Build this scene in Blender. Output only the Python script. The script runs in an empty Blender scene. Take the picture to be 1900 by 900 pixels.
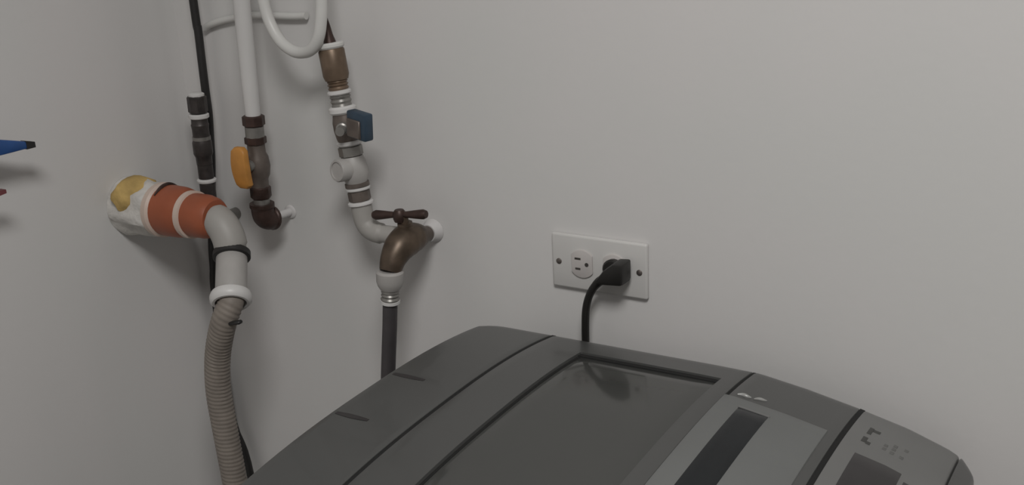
import bpy, bmesh, math, random
from mathutils import Vector, Matrix
random.seed(3)
R = math.radians
scene = bpy.context.scene
COL = scene.collection

# ------------------------------------------------------------------ camera
PITCH, YAW, ROLL = R(18.7), R(-31.4), R(-3.0)
fw = Vector((math.sin(YAW)*math.cos(PITCH), math.cos(YAW)*math.cos(PITCH), -math.sin(PITCH)))
rt = fw.cross(Vector((0, 0, 1))).normalized()
up = rt.cross(fw)
rt2 = math.cos(ROLL)*rt + math.sin(ROLL)*up
up2 = -math.sin(ROLL)*rt + math.cos(ROLL)*up
cd = bpy.data.cameras.new('camera')
cam = bpy.data.objects.new('camera', cd)
COL.objects.link(cam)
cd.sensor_fit = 'HORIZONTAL'
cd.sensor_width = 36.0
cd.lens = 36.0*2000/1900
cd.clip_start = 0.02
m = Matrix((rt2, up2, -fw)).transposed().to_4x4()
m.translation = Vector((1.165, -1.055, 1.600))
cam.matrix_world = m
scene.camera = cam

# ------------------------------------------------------------------ world, light, exposure
w = bpy.data.worlds.new('world')
scene.world = w
w.use_nodes = True
w.node_tree.nodes['Background'].inputs[0].default_value = (0.8, 0.85, 0.9, 1)
w.node_tree.nodes['Background'].inputs[1].default_value = 0.2
ld = bpy.data.lights.new('ceiling_lamp', 'AREA')
ld.shape = 'DISK'
ld.size = 0.55
ld.energy = 20.6
ld.color = (1.0, 0.985, 0.965)
lo = bpy.data.objects.new('ceiling_lamp', ld)
lo.location = (1.22, -1.15, 2.46)
COL.objects.link(lo)
vs = scene.view_settings
vs.view_transform = 'Standard'
vs.look = 'None'
vs.gamma = 1.0
vs.use_curve_mapping = False
vs.exposure = 0.0

# ------------------------------------------------------------------ materials
MATS = {}
def mat(name, col, rough=0.5, metal=0.0, vary=0.06, scale=30.0, bump=0.0, bscale=200.0, spec=0.5, coat=0.0, detail=4.0):
    if name in MATS:
        return MATS[name]
    mt = bpy.data.materials.new(name)
    mt.use_nodes = True
    nt = mt.node_tree
    b = nt.nodes['Principled BSDF']
    tc = nt.nodes.new('ShaderNodeTexCoord')
    n = nt.nodes.new('ShaderNodeTexNoise')
    n.inputs['Scale'].default_value = scale
    n.inputs['Detail'].default_value = detail
    nt.links.new(tc.outputs['Object'], n.inputs['Vector'])
    r = nt.nodes.new('ShaderNodeValToRGB')
    r.color_ramp.elements[0].position = 0.3
    r.color_ramp.elements[1].position = 0.7
    r.color_ramp.elements[0].color = tuple(max(0, c*(1-vary)) for c in col) + (1,)
    r.color_ramp.elements[1].color = tuple(min(1, c*(1+vary)) for c in col) + (1,)
    nt.links.new(n.outputs['Fac'], r.inputs['Fac'])
    nt.links.new(r.outputs['Color'], b.inputs['Base Color'])
    b.inputs['Roughness'].default_value = rough
    b.inputs['Metallic'].default_value = metal
    b.inputs['Specular IOR Level'].default_value = spec
    b.inputs['Coat Weight'].default_value = coat
    if bump > 0:
        n2 = nt.nodes.new('ShaderNodeTexNoise')
        n2.inputs['Scale'].default_value = bscale
        nt.links.new(tc.outputs['Object'], n2.inputs['Vector'])
        bp = nt.nodes.new('ShaderNodeBump')
        bp.inputs['Strength'].default_value = bump
        bp.inputs['Distance'].default_value = 0.002
        nt.links.new(n2.outputs['Fac'], bp.inputs['Height'])
        nt.links.new(bp.outputs['Normal'], b.inputs['Normal'])
    MATS[name] = mt
    return mt

def wall_mat(name, a, b_):
    mt = bpy.data.materials.new(name)
    mt.use_nodes = True
    nt = mt.node_tree
    b = nt.nodes['Principled BSDF']
    tc = nt.nodes.new('ShaderNodeTexCoord')
    n = nt.nodes.new('ShaderNodeTexNoise')
    n.inputs['Scale'].default_value = 3.5
    n.inputs['Detail'].default_value = 2
    nt.links.new(tc.outputs['Object'], n.inputs['Vector'])
    r = nt.nodes.new('ShaderNodeValToRGB')
    r.color_ramp.elements[0].position = 0.35
    r.color_ramp.elements[1].position = 0.65
    r.color_ramp.elements[0].color = a + (1,)
    r.color_ramp.elements[1].color = b_ + (1,)
    nt.links.new(n.outputs['Fac'], r.inputs['Fac'])
    nt.links.new(r.outputs['Color'], b.inputs['Base Color'])
    b.inputs['Roughness'].default_value = 0.75
    b.inputs['Specular IOR Level'].default_value = 0.25
    n2 = nt.nodes.new('ShaderNodeTexNoise')
    n2.inputs['Scale'].default_value = 90
    n2.inputs['Detail'].default_value = 3
    nt.links.new(tc.outputs['Object'], n2.inputs['Vector'])
    bp = nt.nodes.new('ShaderNodeBump')
    bp.inputs['Strength'].default_value = 0.08
    bp.inputs['Distance'].default_value = 0.002
    nt.links.new(n2.outputs['Fac'], bp.inputs['Height'])
    nt.links.new(bp.outputs['Normal'], b.inputs['Normal'])
    return mt

M_WALL = wall_mat('wall_paint', (0.665, 0.662, 0.650), (0.690, 0.672, 0.665))
M_CEIL = mat('ceiling_paint', (0.74, 0.735, 0.72), 0.9, vary=0.02, scale=4)
M_FLOOR = mat('floor_concrete', (0.30, 0.29, 0.27), 0.6, vary=0.2, scale=6, bump=0.2, bscale=40)
M_WHITE = mat('white_pvc', (0.64, 0.63, 0.62), 0.4, vary=0.03, scale=20)
M_WHITE2 = mat('white_tube_plastic', (0.64, 0.635, 0.615), 0.4, vary=0.03, scale=25)
M_WALLPIPE = mat('painted_over_pipe', (0.62, 0.605, 0.60), 0.7, vary=0.04)
M_PLASTER = mat('rough_plaster', (0.60, 0.58, 0.55), 0.9, vary=0.12, scale=60, bump=0.6, bscale=150)
M_FOAM = mat('yellow_foam', (0.50, 0.345, 0.125), 0.85, vary=0.3, scale=40, bump=0.7, bscale=120)
M_ORANGE = mat('orange_pvc', (0.33, 0.090, 0.040), 0.45, vary=0.14, scale=18)
M_CREAM = mat('cream_ring', (0.62, 0.50, 0.43), 0.5, vary=0.05)
M_GREYPVC = mat('grey_pvc', (0.36, 0.345, 0.325), 0.5, vary=0.06, scale=20)
M_LTGREY = mat('light_grey_pvc', (0.40, 0.385, 0.37), 0.45, vary=0.08, scale=30)
M_BLACK = mat('black_rubber', (0.018, 0.017, 0.017), 0.5, vary=0.2)
M_PLUG = mat('black_plug_plastic', (0.014, 0.013, 0.012), 0.45, vary=0.2)
M_DARKIRON = mat('dark_fitting', (0.055, 0.048, 0.046), 0.45, metal=0.4, vary=0.35, scale=80)
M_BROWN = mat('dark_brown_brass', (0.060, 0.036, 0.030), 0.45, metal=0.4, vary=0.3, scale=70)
M_BRONZE = mat('faucet_bronze', (0.115, 0.085, 0.062), 0.42, metal=0.55, vary=0.3, scale=60)
M_BRASS = mat('aged_brass', (0.185, 0.132, 0.092), 0.42, metal=0.5, vary=0.22, scale=50)
M_STEEL = mat('dull_steel', (0.27, 0.26, 0.245), 0.38, metal=0.6, vary=0.15, scale=60)
M_TAUPE = mat('taupe_valve_metal', (0.15, 0.125, 0.11), 0.45, metal=0.4, vary=0.2, scale=60)
M_YEL = mat('orange_lever_vinyl', (0.52, 0.235, 0.05), 0.5, vary=0.15, scale=50)
M_BLUE = mat('blue_lever_vinyl', (0.030, 0.055, 0.085), 0.5, vary=0.2, scale=50)
M_BLUE2 = mat('bright_blue_lever', (0.02, 0.075, 0.24), 0.4, vary=0.15, scale=40)
M_RED = mat('dark_red_lever', (0.16, 0.045, 0.05), 0.45, vary=0.15, scale=40)
M_INLET = mat('charcoal_hose_rubber', (0.060, 0.054, 0.057), 0.55, vary=0.12, scale=40)
M_DRAIN = mat('grey_ribbed_hose', (0.235, 0.205, 0.178), 0.6, vary=0.12, scale=60)
M_PLATE = mat('outlet_plate_plastic', (0.61, 0.60, 0.585), 0.4, vary=0.02)
M_RECEP = mat('outlet_receptacle_plastic', (0.55, 0.52, 0.505), 0.4, vary=0.03)
M_SLOT = mat('dark_slot', (0.05, 0.045, 0.04), 0.7)
M_SCREW = mat('screw_metal', (0.16, 0.14, 0.13), 0.4, metal=0.6)
M_WASH = mat('washer_grey', (0.070, 0.071, 0.069), 0.32, vary=0.03, scale=6, spec=0.45, coat=0.15)
M_CAB = mat('washer_cabinet_grey', (0.11, 0.11, 0.107), 0.4, vary=0.03, scale=6)
M_GAP = mat('washer_gap_black', (0.006, 0.006, 0.006), 0.8)
M_GLASS = mat('washer_tinted_glass', (0.058, 0.059, 0.056), 0.11, vary=0.04, scale=5, spec=0.5)
M_SILVER = mat('washer_silver_bezel', (0.150, 0.155, 0.152), 0.36, vary=0.05, scale=8, metal=0.1)
M_PALE = mat('washer_pale_panel', (0.158, 0.158, 0.154), 0.42, vary=0.05, scale=10)
M_DISP = mat('washer_display_black', (0.010, 0.012, 0.014), 0.15, vary=0.2, scale=10, spec=0.3)
M_SCREEN = mat('washer_button_window', (0.028, 0.025, 0.026), 0.3, vary=0.1)
M_PRINT = mat('printed_mark_grey', (0.055, 0.055, 0.052), 0.6)
M_PRINT2 = mat('printed_text_faint_grey', (0.125, 0.125, 0.12), 0.6)
M_FILM = mat('pale_film_glint', (0.30, 0.30, 0.29), 0.2, spec=0.6)  # pale grey carrying the glints of the film creases

# ------------------------------------------------------------------ helpers
def link(name, me, material, parent=None, smooth=True, angle=40):
    o = bpy.data.objects.new(name, me)
    COL.objects.link(o)
    if material:
        me.materials.append(material)
    if smooth:
        me.polygons.foreach_set('use_smooth', [True]*len(me.polygons))
        try:
            me.set_sharp_from_angle(angle=R(angle))
        except Exception:
            pass
    if parent:
        o.parent = parent
        # children are authored in world coordinates
        o.matrix_parent_inverse = Matrix.Translation(-world_loc(parent))
    return o

def world_loc(o):
    v = Vector(o.location)
    return v

def finish(bm, name, material, parent=None, smooth=True, angle=40):
    bmesh.ops.recalc_face_normals(bm, faces=bm.faces[:])
    me = bpy.data.meshes.new(name)
    bm.to_mesh(me)
    bm.free()
    return link(name, me, material, parent, smooth, angle)

def thing(name, label, cat, loc=(0, 0, 0), group=None):
    o = bpy.data.objects.new(name, None)
    o.empty_display_size = 0.02
    COL.objects.link(o)
    o.location = loc
    tag(o, label, cat, group)
    return o

def tag(o, label, cat, group=None):
    o['label'] = label
    o['category'] = cat
    if group:
        o['group'] = group
    return o

def frame_from(d):
    d = Vector(d).normalized()
    a = Vector((0, 0, 1)) if abs(d.z) < 0.9 else Vector((1, 0, 0))
    u = d.cross(a).normalized()
    v = d.cross(u).normalized()
    return d, u, v

def lathe(p0, d, prof, seg=28, bm=None, phase=0.0):
    """solid of revolution: prof = [(distance along d, radius), ...], capped at both ends"""
    bm = bm or bmesh.new()
    d, u, v = frame_from(d)
    p0 = Vector(p0)
    rings = []
    for t, r in prof:
        c = p0 + d*t
        rings.append([bm.verts.new(c + (u*math.cos(a) + v*math.sin(a))*max(r, 1e-5))
                      for a in [phase + 2*math.pi*k/seg for k in range(seg)]])
    for a, b in zip(rings, rings[1:]):
        for k in range(seg):
            bm.faces.new((a[k], a[(k+1) % seg], b[(k+1) % seg], b[k]))
    bm.faces.new(list(reversed(rings[0])))
    bm.faces.new(rings[-1])
    return bm

def catmull(pts, n=10):
    pts = [Vector(p) for p in pts]
    P = [pts[0]*2 - pts[1]] + pts + [pts[-1]*2 - pts[-2]]
    out = []
    for i in range(1, len(P)-2):
        for k in range(n):
            t = k/n
            a, b, c, e = P[i-1], P[i], P[i+1], P[i+2]
            out.append(0.5*((2*b) + (c-a)*t + (2*a-5*b+4*c-e)*t*t + (3*b-a-3*c+e)*t**3))
    out.append(pts[-1])
    return out

def resample(pts, step):
    L = [0.0]
    for a, b in zip(pts, pts[1:]):
        L.append(L[-1] + (b-a).length)
    n = max(2, int(L[-1]/step))
    out, j = [], 0
    for i in range(n+1):
        s = L[-1]*i/n
        while j < len(L)-2 and L[j+1] < s:
            j += 1
        t = (s-L[j])/max(1e-9, L[j+1]-L[j])
        out.append(pts[j].lerp(pts[j+1], t))
    return out

def tube(path, rad, seg=16, bm=None, rib=None):
    """swept circle; rad is a number or a function of (index, count, arc length)"""
    bm = bm or bmesh.new()
    n = len(path)
    d0 = (path[1]-path[0]).normalized()
    _, u, v = frame_from(d0)
    rings, s = [], 0.0
    for i, p in enumerate(path):
        d = (path[min(i+1, n-1)] - path[max(i-1, 0)]).normalized()
        u = (u - d*u.dot(d)).normalized()
        v = d.cross(u)
        if i:
            s += (p-path[i-1]).length
        r = rad(i, n, s) if callable(rad) else rad
        rings.append([bm.verts.new(p + (u*math.cos(a) + v*math.sin(a))*(r + (rib[0]*math.sin(2*math.pi*s/rib[1] + 2*a) if rib else 0)))
                      for a in [2*math.pi*k/seg for k in range(seg)]])
    for a, b in zip(rings, rings[1:]):
        for k in range(seg):
            bm.faces.new((a[k], a[(k+1) % seg], b[(k+1) % seg], b[k]))
    bm.faces.new(list(reversed(rings[0])))
    bm.faces.new(rings[-1])
    return bm

def box(lo, hi, bevel=0.0, seg=2, bm=None, mtx=None):
    own = bmesh.new()
    bmesh.ops.create_cube(own, size=1)
    c = (Vector(lo)+Vector(hi))/2
    s = Vector(hi)-Vector(lo)
    for vt in own.verts:
        vt.co = Vector((vt.co.x*s.x, vt.co.y*s.y, vt.co.z*s.z))
    if bevel:
        bmesh.ops.bevel(own, geom=own.edges[:], offset=bevel, segments=seg, profile=0.5, affect='EDGES')
    for vt in own.verts:
        vt.co = (mtx @ vt.co if mtx else vt.co) + c
    if bm is None:
        return own
    me = bpy.data.meshes.new('tmp')
    own.to_mesh(me); own.free()
    bm.from_mesh(me); bpy.data.meshes.remove(me)
    return bm

def prism(poly, y0, y1, bevel=0.0, taper=1.0):
    """polygon in (x, z), extruded from y0 (wall side) to y1 (room side)"""
    bm = bmesh.new()
    cx = sum(p[0] for p in poly)/len(poly); cz = sum(p[1] for p in poly)/len(poly)
    a = [bm.verts.new((x, y0, z)) for x, z in poly]
    b = [bm.verts.new((cx+(x-cx)*taper, y1, cz+(z-cz)*taper)) for x, z in poly]
    n = len(poly)
    for k in range(n):
        bm.faces.new((a[k], a[(k+1) % n], b[(k+1) % n], b[k]))
    bm.faces.new(a); bm.faces.new(list(reversed(b)))
    bmesh.ops.recalc_face_normals(bm, faces=bm.faces[:])
    if bevel:
        bmesh.ops.bevel(bm, geom=bm.edges[:], offset=bevel, segments=2, profile=0.5, affect='EDGES')
    return bm

def V(*a):
    return Vector(a)

# ------------------------------------------------------------------ setting
RX, RY, RZ = 3.4, -2.6, 2.5
def struct(name, lo, hi, material):
    o = finish(box(lo, hi), name, material, smooth=False)
    o['kind'] = 'structure'
    return o
T = 0.1
struct('wall_right', (-T, 0, 0), (RX+T, T, RZ), M_WALL)
struct('wall_left', (-T, RY, 0), (0, 0, RZ), M_WALL)
struct('wall_front', (RX, RY, 0), (RX+T, 0, RZ), M_WALL)
struct('wall_back', (-T, RY-T, 0), (RX+T, RY, RZ), M_WALL)
struct('floor', (-T, RY-T, -T), (RX+T, T, 0), M_FLOOR)
struct('ceiling', (-T, RY-T, RZ), (RX+T, T, RZ+T), M_CEIL)

# ------------------------------------------------------------------ washing machine
DRAIN_PORT_Y = -0.26
YC, HW = -0.285, 0.235          # middle and half width
XB, XF = 0.515, 1.066           # back and front edge of the top
GX = [(0.5, 0.0), (0.80, 0.002), (0.85, 0.0015), (0.90, -0.006), (0.952, -0.0165), (1.0, -0.028), (1.037, -0.041), (1.052, -0.048), (1.066, -0.062)]
def gx(x):
    for (a, za), (b, zb) in zip(GX, GX[1:]):
        if x <= b:
            return za + (zb-za)*(x-a)/(b-a)
    return GX[-1][1]
def S(x, y):
    t = min(1.2, abs((y-YC)/HW))
    return 1.116 + gx(x) - 0.020*t**2.5
RC = 0.028
def inset(x):
    """how far the side edge pulls in at a rounded plan corner"""
    e = 0.0
    for edge, s in ((XB, 1), (XF, -1)):
        q = (x-edge)*s
        if q < RC:
            q = max(0.0, q)
            e = max(e, RC - math.sqrt(max(0.0, RC*RC-(RC-q)**2)))
    return e

def spread(a, b, n, bev):
    out = [a, a+bev*0.35, a+bev]
    k = max(1, n)
    out += [a+bev+(b-a-2*bev)*i/k for i in range(1, k)]
    out += [b-bev, b-bev*0.35, b]
    return out

def patch(name, x0, x1, y0, y1, parent, material, dz=0.0, thick=None, bottom=None, bev=0.003, nx=10, ny=24, full=False, well=None, drop=None):
    """a slab whose upper face follows the crowned top S; well = (x0,x1,y0,y1,depth)"""
    drop = bev if drop is None else drop
    xs = spread(x0, x1, nx, bev)
    ys = spread(y0, y1, ny, bev)
    if full:   # rounder shoulders at the two sides
        ys = sorted(set([y0, y0+.0015, y0+.004, y0+.008, y0+.014] + ys[2:-2] + [y1-.014, y1-.008, y1-.004, y1-.0015, y1]))
    if well:
        e = 0.0012
        xs = sorted(set([x for x in xs if not any(abs(x-q) < 0.003 for q in well[:2])] + [well[0], well[0]+e, well[1]-e, well[1]]))
        ys = sorted(set([y for y in ys if not any(abs(y-q) < 0.003 for q in well[2:4])] + [well[2], well[2]+e, well[3]-e, well[3]]))
    bm = bmesh.new()
    top, bot = [], []
    for x in xs:
        rt_, rb_ = [], []
        i_ = inset(x) if full else 0.0
        for y in ys:
            yy = y
            if i_ and abs(y-YC) > HW-0.05:
                yy = y - math.copysign(i_*(abs(y-YC)-(HW-0.05))/0.05, y-YC)
            z = S(x, yy) + dz
            def edge(q, b):
                return 0.0 if q >= b else 1-math.sqrt(max(0, 1-((b-q)/b)**2))
            z -= drop*max(edge(x-x0, bev), edge(x1-x, bev))
            bs = 0.014 if full else bev
            z -= (0.010 if full else drop)*max(edge(y-y0, bs), edge(y1-y, bs))
            if well and well[0] < x < well[1] and well[2] < y < well[3]:
                z -= well[4]
            zb = bottom if bottom is not None else S(x, yy)+dz-thick
            rt_.append(bm.verts.new((x, yy, z)))
            rb_.append(bm.verts.new((x, yy, zb)))
        top.append(rt_); bot.append(rb_)
    nX, nY = len(xs), len(ys)
    for i in range(nX-1):
        for j in range(nY-1):
            bm.faces.new((top[i][j], top[i+1][j], top[i+1][j+1], top[i][j+1]))
            bm.faces.new((bot[i][j], bot[i][j+1], bot[i+1][j+1], bot[i+1][j]))
    for i in range(nX-1):
        bm.faces.new((top[i][0], bot[i][0], bot[i+1][0], top[i+1][0]))
        bm.faces.new((top[i][-1], top[i+1][-1], bot[i+1][-1], bot[i][-1]))
    for j in range(nY-1):
        bm.faces.new((top[0][j], top[0][j+1], bot[0][j+1], bot[0][j]))
        bm.faces.new((top[-1][j], bot[-1][j], bot[-1][j+1], top[-1][j+1]))
    return finish(bm, name, material, parent, True, 35)

washer = thing('washing_machine', 'dark grey top-loading washing machine with glass lid below the wall outlet', 'washing machine', (0.79, YC, 0))
Y0, Y1 = YC-HW, YC+HW
finish(box((XB+.012, Y0+.012, 0.035), (XF-.022, Y1-.012, 1.002), 0.018, 3), 'cabinet', M_CAB, washer)
finish(box((XB+.02, Y0+.02, 0.99), (XF-.03, Y1-.02, 1.035), 0.004), 'inner_deck', M_GAP, washer)
for fx in (XB+.06, XF-.07):
    for fy in (Y0+.06, Y1-.06):
        finish(lathe((fx, fy, 0.0), (0, 0, 1), [(0, .022), (.012, .024), (.018, .016), (.045, .014)], 16), 'foot', M_BLACK, washer)
BOT = 0.998
rear = patch('rear_deck', XB, 0.6035, Y0, Y1, washer, M_WASH, bottom=BOT, bev=0.0015, full=True, nx=12)
lid = patch('lid', 0.6075, 0.8425, Y0, Y1, washer, M_WASH, bottom=1.02, bev=0.0015, full=True, nx=20,
            well=(0.664, 0.824, Y0+.052, Y1-.052, 0.0075))
patch('glass_panel', 0.6665, 0.822, Y0+.0555, Y1-.059, lid, M_GLASS, dz=-0.0035, thick=0.0036, bev=0.0015, nx=8, ny=16)
ctrl = patch('control_panel', 0.8455, 0.9535, Y0, Y1, washer, M_WASH, bottom=BOT, bev=0.002, full=True, nx=12)
front = patch('front_panel', 0.9575, 1.0485, Y0, Y1, washer, M_PALE, bottom=BOT, bev=0.002, full=True, nx=12)
patch('front_bezel', 1.0495, XF, Y0, Y1, washer, M_WASH, bottom=0.95, bev=0.002, full=True, nx=8, drop=0.004)
for sx0, sx1, sdz in ((0.6030, 0.6080, -.0010), (0.8422, 0.8458, -.0016), (0.9530, 0.9580, -.0010)):
    patch('seam_shade', sx0, sx1, Y0+.004, Y1-.006, washer, M_GAP, dz=sdz, bottom=BOT, bev=0.0003, nx=1, ny=24)  # black strips fill the panel gaps, seam shade put in as colour
patch('window_gap_shade', 0.6645, 0.8235, Y1-.0600, Y1-.0525, lid, M_GAP, dz=-0.0022, thick=0.005, bev=0.0003, nx=6, ny=2)  # black strips painted as the shadow gap beside the glass
patch('window_gap_shade', 0.6645, 0.6672, Y0+.0530, Y1-.0560, lid, M_GAP, dz=-0.0030, thick=0.004, bev=0.0003, nx=1, ny=16)
for py, pz in ((-0.165, 0.830), (DRAIN_PORT_Y, 0.16)):
    finish(lathe((XB-.0015, py, pz), (1, 0, 0), [(0, .011), (.002, .013), (.016, .014)], 20), 'hose_port', M_BLACK, washer)
# hinge notches as flush dark wedges, recess shade put into the colour
for hy, lab in ((-0.343, None), (-0.249, None)):
    bm = bmesh.new()
    n = 8
    rows = []
    for k in range(n+1):
        x = 0.520 + 0.039*k/n
        hw_ = 0.0035*(0.35 + 0.65*math.sin(math.pi*min(1, 0.12+0.8*k/n)))
        z = S(x, hy)
        rows.append([bm.verts.new((x, hy-hw_, z+.0004)), bm.verts.new((x, hy+hw_, z+.0004)), bm.verts.new((x, hy+hw_, z-.004)), bm.verts.new((x, hy-hw_, z-.004))])
    for a, b in zip(rows, rows[1:]):
        for k in range(4):
            bm.faces.new((a[k], a[(k+1) % 4], b[(k+1) % 4], b[k]))
    bm.faces.new(rows[0]); bm.faces.new(list(reversed(rows[-1])))
    finish(bm, 'hinge_notch_shade', M_SCREEN, rear, False)
# silver bezel with the long black display
bez = patch('silver_bezel', 0.8428, 0.9440, -0.425, -0.1445, ctrl, M_SILVER, dz=0.0016, thick=0.006, bev=0.0016, nx=10, ny=18)
dis = patch('display', 0.8642, 0.8932, -0.405, -0.166, ctrl, M_DISP, dz=0.0021, thick=0.006, bev=0.0006, nx=4, ny=14)
patch('display_highlight', 0.8635, 0.8945, -0.1660, -0.1635, ctrl, M_PALE, dz=0.0026, thick=0.006, bev=0.0006, nx=4, ny=1)  # pale strip, a painted highlight line along the display edge
# film creases as pale ridges, their glints put into the colour
for x0, y0, x1, y1, r in ((0.853, -0.1365, 0.866, -0.1325, .0022), (0.869, -0.1345, 0.880, -0.1275, .0018)):
    pts = [V(x0+(x1-x0)*t, y0+(y1-y0)*t+.001*math.sin(5*t), S(x0+(x1-x0)*t, y0+(y1-y0)*t)+.0004) for t in [i/8 for i in range(9)]]
    finish(tube(pts, lambda i, n, s, r=r: r*(0.25+0.75*math.sin(math.pi*(i+.3)/(n-.4))), 10), 'film_crease_glint', M_FILM, ctrl)
# dark button windows, printed mark and faint text of the front panel
patch('button_window', 0.9735, 1.0150, -0.405, -0.1640, front, M_SCREEN, dz=0.0006, thick=0.004, bev=0.0005, nx=6, ny=12)
patch('button_window', 1.0190, 1.0420, -0.405, -0.1760, front, M_SCREEN, dz=0.0006, thick=0.004, bev=0.0005, nx=6, ny=12)
def mark(x0, x1, y0, y1, name, material):
    patch(name, x0, x1, y0, y1, front, material, dz=0.0004, thick=0.002, bev=0.0002, nx=2, ny=2)
mark(0.9725, 0.9765, -0.115, -0.098, 'printed_mark', M_PRINT)
mark(0.9765, 0.9830, -0.106, -0.100, 'printed_mark', M_PRINT)
mark(0.9720, 0.9765, -0.136, -0.124, 'printed_mark', M_PRINT)
mark(0.9765, 0.9805, -0.138, -0.132, 'printed_mark', M_PRINT)
for i, (x, y) in enumerate(((0.991, -0.135), (0.991, -0.127), (0.9985, -0.137), (0.9985, -0.128), (0.9985, -0.120), (1.008, -0.118), (1.007, -0.137))):
    mark(x, x+.0035, y, y+.005, 'printed_text', M_PRINT2)

# ------------------------------------------------------------------ wall outlet (right wall)
OX, OZ = 0.640, 1.1705
out = thing('wall_outlet', 'white double wall outlet plate set sideways above the washing machine', 'outlet', (OX, 0, OZ))
def plate(x0, x1, z0, z1, y0, y1, bev, name, material, parent):
    return finish(box((x0, y1, z0), (x1, y0, z1), bev, 3), name, material, parent)
plate(OX-.061, OX+.061, OZ-.0335, OZ+.0335, 0.0, -.0065, .0028, 'cover_plate', M_PLATE, out)
for sx in (-1, 1):
    cx = OX + sx*0.0205
    poly = []
    for k in range(28):
        a = 2*math.pi*k/28
        px, pz = 0.0172*math.cos(a), 0.0172*math.sin(a)
        poly.append((cx + max(-.0135, min(.0135, px)), OZ + pz))
    rc = finish(prism(poly, -.004, -.0088, 0.0006), 'receptacle', M_RECEP, out)
    for dz_, ln in ((.0062, .0075), (-.0062, .0065)):
        finish(box((cx-.005-ln/2, -.0093, OZ+dz_-.0011), (cx-.005+ln/2, -.0070, OZ+dz_+.0011), 0), 'slot', M_SLOT, rc, False)
    finish(lathe((cx+.0065, -.0070, OZ), (0, -1, 0), [(0, .0024), (.0023, .0024)], 12), 'ground_hole', M_SLOT, rc)
for sx in (-1, 1):
    finish(lathe((OX+sx*.0515, -.0058, OZ-.001), (0, -1, 0), [(0, .0036), (.0012, .0036), (.0022, .0022)], 14), 'screw', M_SCREW, out)

# ------------------------------------------------------------------ power cord with plug
pc = thing('power_cord', 'black plug with cord hanging from the wall outlet down behind the washer', 'power cord', (0.668, -.03, 1.16))
poly = [(0.6480, 1.1620), (0.6540, 1.1585), (0.6820, 1.1610), (0.6845, 1.1640), (0.6845, 1.1875), (0.6715, 1.1865), (0.6595, 1.1770)]
finish(prism(poly, -.0125, -.036, 0.0025, 0.96), 'plug', M_PLUG, pc)
finish(lathe((0.6615, -.0088, 1.1705), (0, -1, 0), [(0, .0125), (.005, .013), (.0075, .011)], 20), 'plug_base', M_PLUG, pc)
cp = catmull([V(.660, -.0255, 1.164), V(.6505, -.0262, 1.1595), V(.6400, -.0262, 1.146), V(.6330, -.0255, 1.127), V(.6305, -.0250, 1.103), V(.6300, -.0245, 1.06), V(.632, -.0245, .95), V(.640, -.0245, .7), V(.62, -.025, .45)], 8)
finish(tube(cp, lambda i, n, s: .0046 if s > .02 else .0062-.08*s, 12), 'cord', M_PLUG, pc)

# ------------------------------------------------------------------ white supply pipe with orange lever
def seg(parent, name, material, p0, p1, prof, n=28):
    """prof given as fractions 0..1 along p0-p1 with radius"""
    p0, p1 = Vector(p0), Vector(p1)
    L = (p1-p0).length
    return finish(lathe(p0, p1-p0, [(t*L, r) for t, r in prof], n), name, material, parent)
CYL = lambda r: [(0, r*.9), (.04, r), (.96, r), (1, r*.9)]

A = thing('supply_pipe', 'white plastic water pipe with orange lever valve ending in dark elbow', 'water pipe', (.168, -.05, 1.19))
def ax(z): return V(.1655 + (z-1.19)*.037, -.05, z)
seg(A, 'pipe', M_WHITE, ax(2.45), ax(1.318), CYL(.0108))
seg(A, 'union_nut', M_BROWN, ax(1.326), ax(1.312), [(0, .0125), (.1, .0145), (.9, .0145), (1, .0125)], 8)
seg(A, 'union_body', M_STEEL, ax(1.312), ax(1.297), CYL(.0122))
seg(A, 'union_nut', M_BROWN, ax(1.298), ax(1.288), [(0, .0125), (.1, .0142), (.9, .0142), (1, .012)], 8)
vb = seg(A, 'valve_body', M_TAUPE, ax(1.288), ax(1.229), [(0, .0115), (.2, .0118), (.3, .0145), (.5, .016), (.7, .0145), (.8, .0118), (1, .0115)])
finish(lathe(ax(1.262), (0, -1, 0), [(0, .008), (.02, .008), (.021, .0065), (.03, .0065)], 14), 'valve_stem', M_STEEL, A)
# bent vinyl lever
lev = bmesh.new()
c = ax(1.263) + V(.0005, -.026, 0)
rows = []
for k in range(13):
    t = k/12
    z = c.z + .027 - .054*t
    hw_ = (.0105 + .0025*math.sin(math.pi*t)) * (0.55 if k in (0, 12) else 1)
    yo = -.004*math.sin(math.pi*t*0.9) - .002
    rows.append([lev.verts.new((c.x+sx*hw_ - .004*(t-.5)*-1, c.y+yo+sy*.005, z)) for sx, sy in ((-1, -1), (1, -1), (1, 1), (-1, 1))])
for a, b in zip(rows, rows[1:]):
    for k in range(4):
        lev.faces.new((a[k], a[(k+1) % 4], b[(k+1) % 4], b[k]))
lev.faces.new(rows[0]); lev.faces.new(list(reversed(rows[-1])))
bmesh.ops.recalc_face_normals(lev, faces=lev.faces[:])
bmesh.ops.bevel(lev, geom=[e for e in lev.edges if len(e.link_faces) == 2 and e.calc_face_angle(0) > 0.8], offset=.0022, segments=2, profile=.5, affect='EDGES')
finish(lev, 'lever', M_YEL, A)
seg(A, 'collar', M_BROWN, ax(1.231), ax(1.214), [(0, .0118), (.12, .0138), (.85, .0138), (1, .012)], 8)
seg(A, 'nipple', M_STEEL, ax(1.214), ax(1.2045), CYL(.0108))
ep = catmull([ax(1.207), ax(1.197), V(.1662, -.0485, 1.1885), V(.1668, -.043, 1.1835), V(.1672, -.034, 1.182)], 6)
finish(tube(ep, lambda i, n, s: .0150 if 3 < i < n-3 else .0165, 20), 'elbow', M_BROWN, A)
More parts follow.
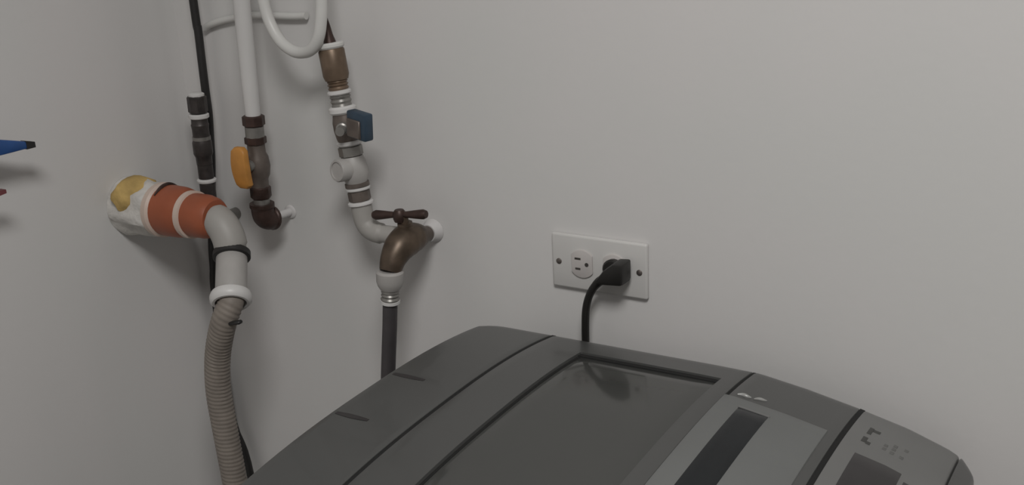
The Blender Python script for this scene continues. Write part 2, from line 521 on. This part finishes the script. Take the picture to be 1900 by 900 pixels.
finish(lathe((.1675, -.035, 1.182), (.03, 1, -.03), [(0, .0055), (.0345, .0055)], 20), 'wall_nipple', M_WALLPIPE, A)
finish(lathe((.1685, -.0005, 1.181), (0, -1, 0), [(0, .010), (.0012, .0095), (.0025, .007)], 20), 'plaster_patch', M_WALLPIPE, A)

# ------------------------------------------------------------------ dark threaded stack near the corner
B = thing('pipe_stack', 'dark threaded pipe fittings stacked upright in the corner above the orange pipe', 'pipe fitting', (.07, -.05, 1.18))
def bx_(z): return V(.0705 + (z-1.28)*.03, -.05, z)
seg(B, 'cap', M_WHITE, bx_(1.350), bx_(1.345), [(0, .008), (.3, .0105), (1, .0105)])
seg(B, 'union_nut', M_DARKIRON, bx_(1.346), bx_(1.323), [(0, .011), (.08, .0130), (.92, .0130), (1, .011)], 8)
seg(B, 'seal_ring', M_WHITE, bx_(1.322), bx_(1.3155), [(0, .012), (.2, .0135), (.8, .0135), (1, .012)])
seg(B, 'coupling', M_DARKIRON, bx_(1.3155), bx_(1.291), [(0, .0108), (.3, .0112), (.35, .0120), (.6, .0112), (1, .0112)])
seg(B, 'thin_ring', M_STEEL, bx_(1.291), bx_(1.286), CYL(.0122))
seg(B, 'union_nut', M_DARKIRON, bx_(1.286), bx_(1.252), [(0, .012), (.1, .0130), (.55, .0130), (.7, .011), (1, .0105)], 10)
seg(B, 'nipple', M_DARKIRON, bx_(1.252), bx_(1.232), CYL(.0102))
seg(B, 'seal_ring', M_WHITE, bx_(1.232), bx_(1.226), [(0, .011), (.3, .0132), (.7, .0132), (1, .011)])
seg(B, 'nipple', M_DARKIRON, bx_(1.226), bx_(1.195), CYL(.0105))
ep = catmull([bx_(1.198), bx_(1.186), V(.0675, -.046, 1.176), V(.0665, -.034, 1.169), V(.066, -.022, 1.1675)], 6)
finish(tube(ep, .0135, 20), 'elbow', M_DARKIRON, B)
finish(lathe((.066, -.024, 1.1675), (-.03, 1, 0), [(0, .0085), (.0235, .0085)], 18), 'wall_nipple', M_STEEL, B)

# ------------------------------------------------------------------ black pipe in the corner
path = catmull([V(.066, -.02, 2.45), V(.063, -.02, 1.8), V(.0598, -.02, 1.467), V(.0610, -.02, 1.430), V(.0598, -.02, 1.388), V(.0588, -.02, 1.347), V(.0585, -.02, 1.314), V(.0545, -.02, 1.277), V(.0515, -.02, 1.251), V(.0440, -.02, 1.208), V(.0285, -.02, 1.125), V(.0240, -.02, 1.086), V(.0195, -.02, 1.056), V(.0165, -.02, .978), V(.0150, -.02, .907), V(.0185, -.02, .826), V(.0390, -.02, .736), V(.045, -.02, .4), V(.045, -.02, .02)], 6)
o = finish(tube(path, .0057, 12), 'black_cable', M_BLACK)
tag(o, 'thin black cable running down the corner from top to bottom', 'cable')

# ------------------------------------------------------------------ valve riser with brass coupling and blue handle
C_ = thing('valve_riser', 'leaning riser of brass coupling, blue-handled valve, unions and grey elbow', 'water pipe', (.34, -.05, 1.19))
def cx_(z): return V(.3125 + (1.41-z)*.118, -.05, z)
seg(C_, 'stem_rod', M_BROWN, cx_(1.452), cx_(1.420), [(0, .003), (.3, .0045), (.6, .0055), (1, .0085)], 14)
seg(C_, 'white_band', M_WHITE2, cx_(1.4235), cx_(1.4165), [(0, .0150), (.3, .0168), (.7, .0168), (1, .0150)])
seg(C_, 'brass_coupling', M_BRASS, cx_(1.4165), cx_(1.3790), [(0, .0145), (.06, .0158), (.85, .0158), (1, .0140)], 28)
seg(C_, 'brass_thread', M_BRASS, cx_(1.3790), cx_(1.3665), [(0, .0118), (.15, .0128), (.3, .0112), (.45, .0130), (.6, .0112), (.8, .0128), (1, .0112)])
seg(C_, 'seal_ring', M_WHITE, cx_(1.3670), cx_(1.3610), [(0, .0125), (.3, .0148), (.7, .0148), (1, .0125)])
seg(C_, 'threaded_nipple', M_STEEL, cx_(1.3610), cx_(1.3470), [(0, .0112), (.15, .0130), (.35, .0116), (.55, .0130), (.75, .0116), (1, .0125)])
seg(C_, 'seal_ring', M_WHITE, cx_(1.3475), cx_(1.3380), [(0, .0145), (.25, .0170), (.75, .0170), (1, .0145)])
seg(C_, 'valve_body', M_TAUPE, cx_(1.3380), cx_(1.3040), [(0, .0135), (.1, .0140), (.3, .0155), (.6, .0155), (.9, .0140), (1, .0128)])
finish(lathe(cx_(1.324)+V(.004, -.008, 0), (.55, -1, 0), [(0, .0075), (.016, .0075), (.017, .0055), (.030, .0055)], 14), 'valve_stem', M_STEEL, C_)
rot = Matrix.Rotation(R(-14), 4, 'Z') @ Matrix.Rotation(R(5), 4, 'Y')
hb = box((.349, -.083, 1.3155), (.383, -.069, 1.3485), .0025, 2, mtx=rot)
hnd = finish(hb, 'blue_handle', M_BLUE, C_)
finish(box((.350, -.0850, 1.3180), (.374, -.0815, 1.3400), .001, 1, mtx=rot), 'handle_face', M_TAUPE, hnd)
seg(C_, 'seal_ring', M_WHITE, cx_(1.3045), cx_(1.2985), [(0, .0135), (.3, .0158), (.7, .0158), (1, .0135)])
seg(C_, 'union_nut', M_STEEL, cx_(1.2985), cx_(1.2850), [(0, .0125), (.1, .0150), (.9, .0150), (1, .0125)], 8)
seg(C_, 'check_valve', M_LTGREY, cx_(1.2850), cx_(1.2515), [(0, .0135), (.2, .0160), (.6, .0175), (.85, .0150), (1, .0130)])
g0 = cx_(1.269)
bmg = lathe(g0 + V(-.003, -.008, .001), (-.22, -1, .12), [(0, .0142), (.016, .0142), (.018, .0130), (.0181, .0108), (.0165, .0104), (.0168, .0003)], 26)
finish(bmg, 'round_cap', M_LTGREY, C_)
seg(C_, 'dark_ring', M_TAUPE, cx_(1.2520), cx_(1.2470), CYL(.0152))
seg(C_, 'seal_ring', M_WHITE, cx_(1.2470), cx_(1.2420), [(0, .0135), (.3, .0155), (.7, .0155), (1, .0135)])
seg(C_, 'union_nut', M_TAUPE, cx_(1.2420), cx_(1.2285), [(0, .0125), (.12, .0140), (.88, .0140), (1, .0125)], 8)
seg(C_, 'seal_ring', M_WHITE, cx_(1.2285), cx_(1.2230), [(0, .0135), (.3, .0160), (.7, .0160), (1, .0135)])
ep = catmull([cx_(1.2235), cx_(1.210), V(.3395, -.05, 1.199), V(.3480, -.05, 1.1915), V(.361, -.049, 1.1885), V(.384, -.047, 1.188)], 7)
finish(tube(ep, lambda i, n, s: .0132 if i < n-7 else .0112, 20), 'elbow', M_GREYPVC, C_)

# ------------------------------------------------------------------ hose faucet
F_ = thing('hose_faucet', 'dark bronze hose faucet with wide tee handle on the wall', 'faucet', (.404, 0, 1.183))
finish(lathe((.406, -.0005, 1.183), (0, -1, 0), [(0, .0155), (.002, .015), (.005, .0130), (.012, .011)], 26), 'wall_flange', M_WALLPIPE, F_)
finish(lathe((.406, -.010, 1.183), (-.05, -1, .05), [(0, .0095), (.022, .0095)], 20), 'inlet_nipple', M_TAUPE, F_)
bp_ = catmull([V(.405, -.027, 1.1845), V(.4045, -.040, 1.1865), V(.4035, -.055, 1.1865), V(.4020, -.069, 1.1810), V(.4005, -.080, 1.1700), V(.3995, -.0865, 1.1570)], 6)
finish(tube(bp_, lambda i, n, s: [.0140, .0185, .0205, .0190, .0160, .0135][min(5, i//6)]*(1-(i % 6)/6) + [.0185, .0205, .0190, .0160, .0135, .0135][min(5, i//6)]*((i % 6)/6), 22), 'body', M_BRONZE, F_)
finish(lathe((.4025, -.052, 1.196), (-.02, -.1, 1), [(0, .0125), (.007, .0125), (.0075, .0100), (.013, .0095), (.0135, .0055), (.022, .0055)], 10), 'bonnet', M_BRONZE, F_)
hz = 1.2185
hp = [V(.3590+.077*k/20, -.056+.004*(k/20-.5), hz-.0035+.0085*k/20) for k in range(21)]
finish(tube(hp, lambda i, n, s: .0062 - .0026*math.sin(math.pi*i/(n-1))**2 if 0 < i < n-1 else .0046, 14), 'tee_handle', M_BROWN, F_)
finish(lathe((.3975, -.056, hz-.008), (0, 0, 1), [(0, .0068), (.004, .0082), (.011, .0082), (.015, .0055)], 16), 'handle_hub', M_BROWN, F_)

# ------------------------------------------------------------------ inlet hose from the faucet
H_ = thing('inlet_hose', 'straight dark grey water hose with white coupling below the faucet', 'hose', (.399, -.088, 1.10))
seg(H_, 'coupling_nut', M_LTGREY, V(.3995, -.0872, 1.1580), V(.3985, -.0885, 1.1340), [(0, .0140), (.1, .0168), (.55, .0168), (.8, .0150), (1, .0120)], 24)
seg(H_, 'steel_ferrule', M_STEEL, V(.3985, -.0885, 1.1340), V(.3972, -.0890, 1.1180), [(0, .0105), (.2, .0112), (.3, .0098), (.45, .0112), (.6, .0098), (.75, .0118), (1, .0110)], 24)
seg(H_, 'crimp_ring', M_WHITE, V(.3974, -.0890, 1.1205), V(.3970, -.0890, 1.1165), CYL(.0122))
hp = catmull([V(.3971, -.0890, 1.1175), V(.3930, -.0890, 1.085), V(.3865, -.0890, 1.04), V(.3795, -.0890, .99), V(.374, -.092, .93), V(.380, -.105, .875), V(.410, -.128, .840), V(.460, -.150, .830), V(.512, -.165, .830)], 8)
finish(tube(hp, .0092, 16), 'hose', M_INLET, H_)

# ------------------------------------------------------------------ orange drain pipe from the left wall
D_ = thing('drain_pipe', 'orange plastic drain pipe from plastered wall hole into grey elbow', 'drain pipe', (0, -.125, 1.21))
DY = -.1255
dz_ = 1.2085
random.seed(8)
# plaster collar: lumpy flared ring
bm = lathe((.0005, DY, dz_), (1, 0, 0), [(0, .0395), (.006, .0390), (.016, .0380), (.03, .0365), (.045, .0355), (.056, .035), (.060, .033)], 36)
for vt in bm.verts:
    if vt.co.x > .002:
        q = Vector((0, vt.co.y-DY, vt.co.z-dz_))
        vt.co += q.normalized()*(.0022*math.sin(7*math.atan2(q.y, q.z)+40*vt.co.x) + random.uniform(-.0012, .0012))
finish(bm, 'plaster_collar', M_PLASTER, D_)
# yellow foam squeezed out along the top of the collar
bm = bmesh.new()
bmesh.ops.create_icosphere(bm, subdivisions=3, radius=1)
for vt in bm.verts:
    c0 = vt.co.copy()
    k = 1 + .10*math.sin(6*c0.x+2*c0.y)*math.cos(5*c0.z+c0.x)
    vt.co = Vector((.023+c0.x*.0225*k, DY-.008+c0.y*.034*k, dz_+.0190+c0.z*.0245*k))
finish(bm, 'foam', M_FOAM, D_)
finish(lathe((.058, DY, dz_), (1, 0, 0), [(0, .0335), (.002, .0362), (.010, .0368), (.013, .034)], 36), 'white_socket_rim', M_CREAM, D_)
finish(lathe((.068, DY, dz_), (1, 0, 0), [(0, .0335), (.012, .0340), (.030, .0335), (.040, .0315), (.046, .0285)], 36), 'orange_pipe', M_ORANGE, D_)
finish(lathe((.1115, DY, dz_-.001), (1, 0, 0), [(0, .0275), (.0015, .0312), (.0085, .0312), (.010, .0275)], 36), 'cream_ring', M_CREAM, D_)
finish(lathe((.1200, DY, dz_-.001), (1, 0, 0), [(0, .0285), (.022, .0285), (.033, .0262), (.038, .023)], 36), 'orange_reducer', M_ORANGE, D_)
G0 = V(.1823, -.1300, 1.1655)
GD = V(.445, -.60, -.66).normalized()
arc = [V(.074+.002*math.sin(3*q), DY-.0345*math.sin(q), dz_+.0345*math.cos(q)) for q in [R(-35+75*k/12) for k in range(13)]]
finish(tube(arc, lambda i, n, s: .0008+.0022*math.sin(math.pi*(i+.2)/(n-.6)), 8), 'dark_arc', M_BROWN, D_)  # dark brown arc over the top of the orange pipe
ep = catmull([V(.153, DY, dz_-.003), V(.163, DY, dz_-.006), V(.172, DY-.001, dz_-.014), V(.179, DY-.0025, dz_-.027), G0], 7)
finish(tube(ep, lambda i, n, s: .0210 if 2 < i < n-4 else .0192, 26), 'elbow', M_GREYPVC, D_)
finish(lathe(G0-GD*.001, GD, [(0, .0205), (.001, .0236), (.0085, .0236), (.0095, .0200)], 28), 'rubber_gasket', M_BLACK, D_)
finish(lathe(G0+GD*.004, GD, [(0, .0185), (.002, .0195), (.056, .0195), (.058, .0190)], 28), 'down_pipe', M_LTGREY, D_)

# ------------------------------------------------------------------ ribbed drain hose
G_ = thing('drain_hose', 'grey ribbed drain hose hanging from the drain pipe by white clamp', 'hose', (.16, -.1255, 1.09))
finish(lathe(G0+GD*.057, GD, [(0, .0198), (.002, .0245), (.007, .0262), (.013, .0255), (.016, .0225), (.016, .0195), (.008, .0185)], 30), 'white_clamp', M_WHITE, G_)
finish(box((.221, -.190, 1.0970), (.241, -.182, 1.1015), .0015, 1, mtx=Matrix.Rotation(R(-14), 4, 'Y')), 'clamp_tab', M_BLACK, G_)
hp = catmull([G0+GD*.062, G0+GD*.071, V(.2090, -.181, 1.1000), V(.1990, -.182, 1.0780), V(.1860, -.180, 1.0480), V(.1796, -.180, 1.0200), V(.1762, -.180, .9877), V(.1772, -.180, .9490), V(.1790, -.180, .9097), V(.1814, -.180, .8537), V(.188, -.182, .70), V(.205, -.190, .50), V(.25, -.210, .28), V(.34, -.235, .165), V(.44, -.255, .155), V(.512, DRAIN_PORT_Y, .16)], 12)
hp = resample(hp, .0014)
finish(tube(hp, 0.0160, 24, rib=(.00055, .0056)), 'hose', M_DRAIN, G_)

# ------------------------------------------------------------------ white looped tube
lp = catmull([V(.250, -.075, 2.40), V(.234, -.070, 1.75), V(.2235, -.064, 1.60), V(.2205, -.0615, 1.53), V(.2205, -.0605, 1.495), V(.2228, -.060, 1.468), V(.2290, -.060, 1.445), V(.2425, -.061, 1.4255), V(.2615, -.063, 1.4145), V(.2810, -.066, 1.4130), V(.3000, -.070, 1.4190), V(.3125, -.071, 1.4330), V(.3180, -.070, 1.452), V(.3205, -.0685, 1.475), V(.3222, -.067, 1.52), V(.324, -.065, 1.60), V(.327, -.060, 1.75), V(.332, -.050, 2.40)], 10)
o = finish(tube(lp, .0072, 14), 'looped_tube', M_WHITE2)
tag(o, 'white flexible tube hanging in a U-shaped loop beside the brass coupling', 'tube')
sp = catmull([V(.0600, -.006, 1.428), V(.0680, -.006, 1.4325), V(.0900, -.006, 1.4385), V(.1160, -.006, 1.4430), V(.1450, -.006, 1.4470), V(.1720, -.006, 1.4475), V(.215, -.006, 1.4470), V(.24, -.006, 1.448)], 6)
o = finish(tube(sp, .0046, 12), 'clipped_tube', M_WHITE2)
tag(o, 'short thin white tube running level on the wall behind the white pipe', 'tube')

# ------------------------------------------------------------------ levers at the left edge
def wall_valve(name, label, z, tip_y, mlever, wide, mtip, za, zb):
    t = thing(name, label, 'valve', (0, tip_y-.13, z))
    vy = tip_y-.125
    finish(lathe((.0005, vy, z-.010), (1, 0, 0), [(0, .014), (.003, .013), (.006, .0085), (.03, .0085)], 20), 'wall_stub', M_STEEL, t)
    finish(lathe((.032, vy, z-.026), (0, 0, 1), [(0, .010), (.005, .0115), (.010, .013), (.022, .013), (.024, .008), (.028, .006)], 20), 'valve_body', M_BRASS, t)
    bm = bmesh.new()
    rows = []
    n = 10
    for k in range(n+1):
        u = k/n
        y = vy + .125*u
        h = wide*(1-.80*max(0, (u-.35)/.65)**1.3)
        zc = z + za + zb*u + wide*.18*max(0, (u-.4))
        tw = .0075*(1-.45*u)
        xx = .034 + .016*u
        rows.append([bm.verts.new((xx-tw, y, zc-h/2)), bm.verts.new((xx+tw, y, zc-h/2)), bm.verts.new((xx+tw, y, zc+h/2)), bm.verts.new((xx-tw, y, zc+h/2))])
    for a, b in zip(rows, rows[1:]):
        for k in range(4):
            bm.faces.new((a[k], a[(k+1) % 4], b[(k+1) % 4], b[k]))
    bm.faces.new(rows[0]); bm.faces.new(list(reversed(rows[-1])))
    bmesh.ops.recalc_face_normals(bm, faces=bm.faces[:])
    bmesh.ops.bevel(bm, geom=[e for e in bm.edges if e.calc_face_angle(0) > .8], offset=.0018, segments=2, profile=.5, affect='EDGES')
    finish(bm, 'lever', mlever, t)
    tip = bmesh.new()
    ring = []
    for k in range(5):
        u = .92 + .085*k/4
        h = wide*(1-.80*max(0, (min(u, 1)-.35)/.65)**1.3)*.5 + .0006
        zc = z + za + zb*u + wide*.18*max(0, (u-.4))
        tw = .0075*(1-.45*u) + .0006
        xx, y = .034 + .016*u, vy + .125*u
        ring.append([tip.verts.new((xx+a*tw, y, zc+b*h)) for a, b in ((-1, -1), (1, -1), (1, 1), (-1, 1))])
    for a, b in zip(ring, ring[1:]):
        for k in range(4):
            tip.faces.new((a[k], a[(k+1) % 4], b[(k+1) % 4], b[k]))
    tip.faces.new(ring[0]); tip.faces.new(list(reversed(ring[-1])))
    finish(tip, 'lever_tip', mtip, t)
    return t
wall_valve('lever_valve', 'pointed blue valve lever reaching in at the left edge of the picture', 1.3325, -.2880, M_BLUE2, .027, M_BLACK, .0195, -.0215)
wall_valve('lever_valve', 'dark red lever tip at the left edge, below the blue lever', 1.2860, -.3360, M_RED, .016, M_RED, .0, .002)
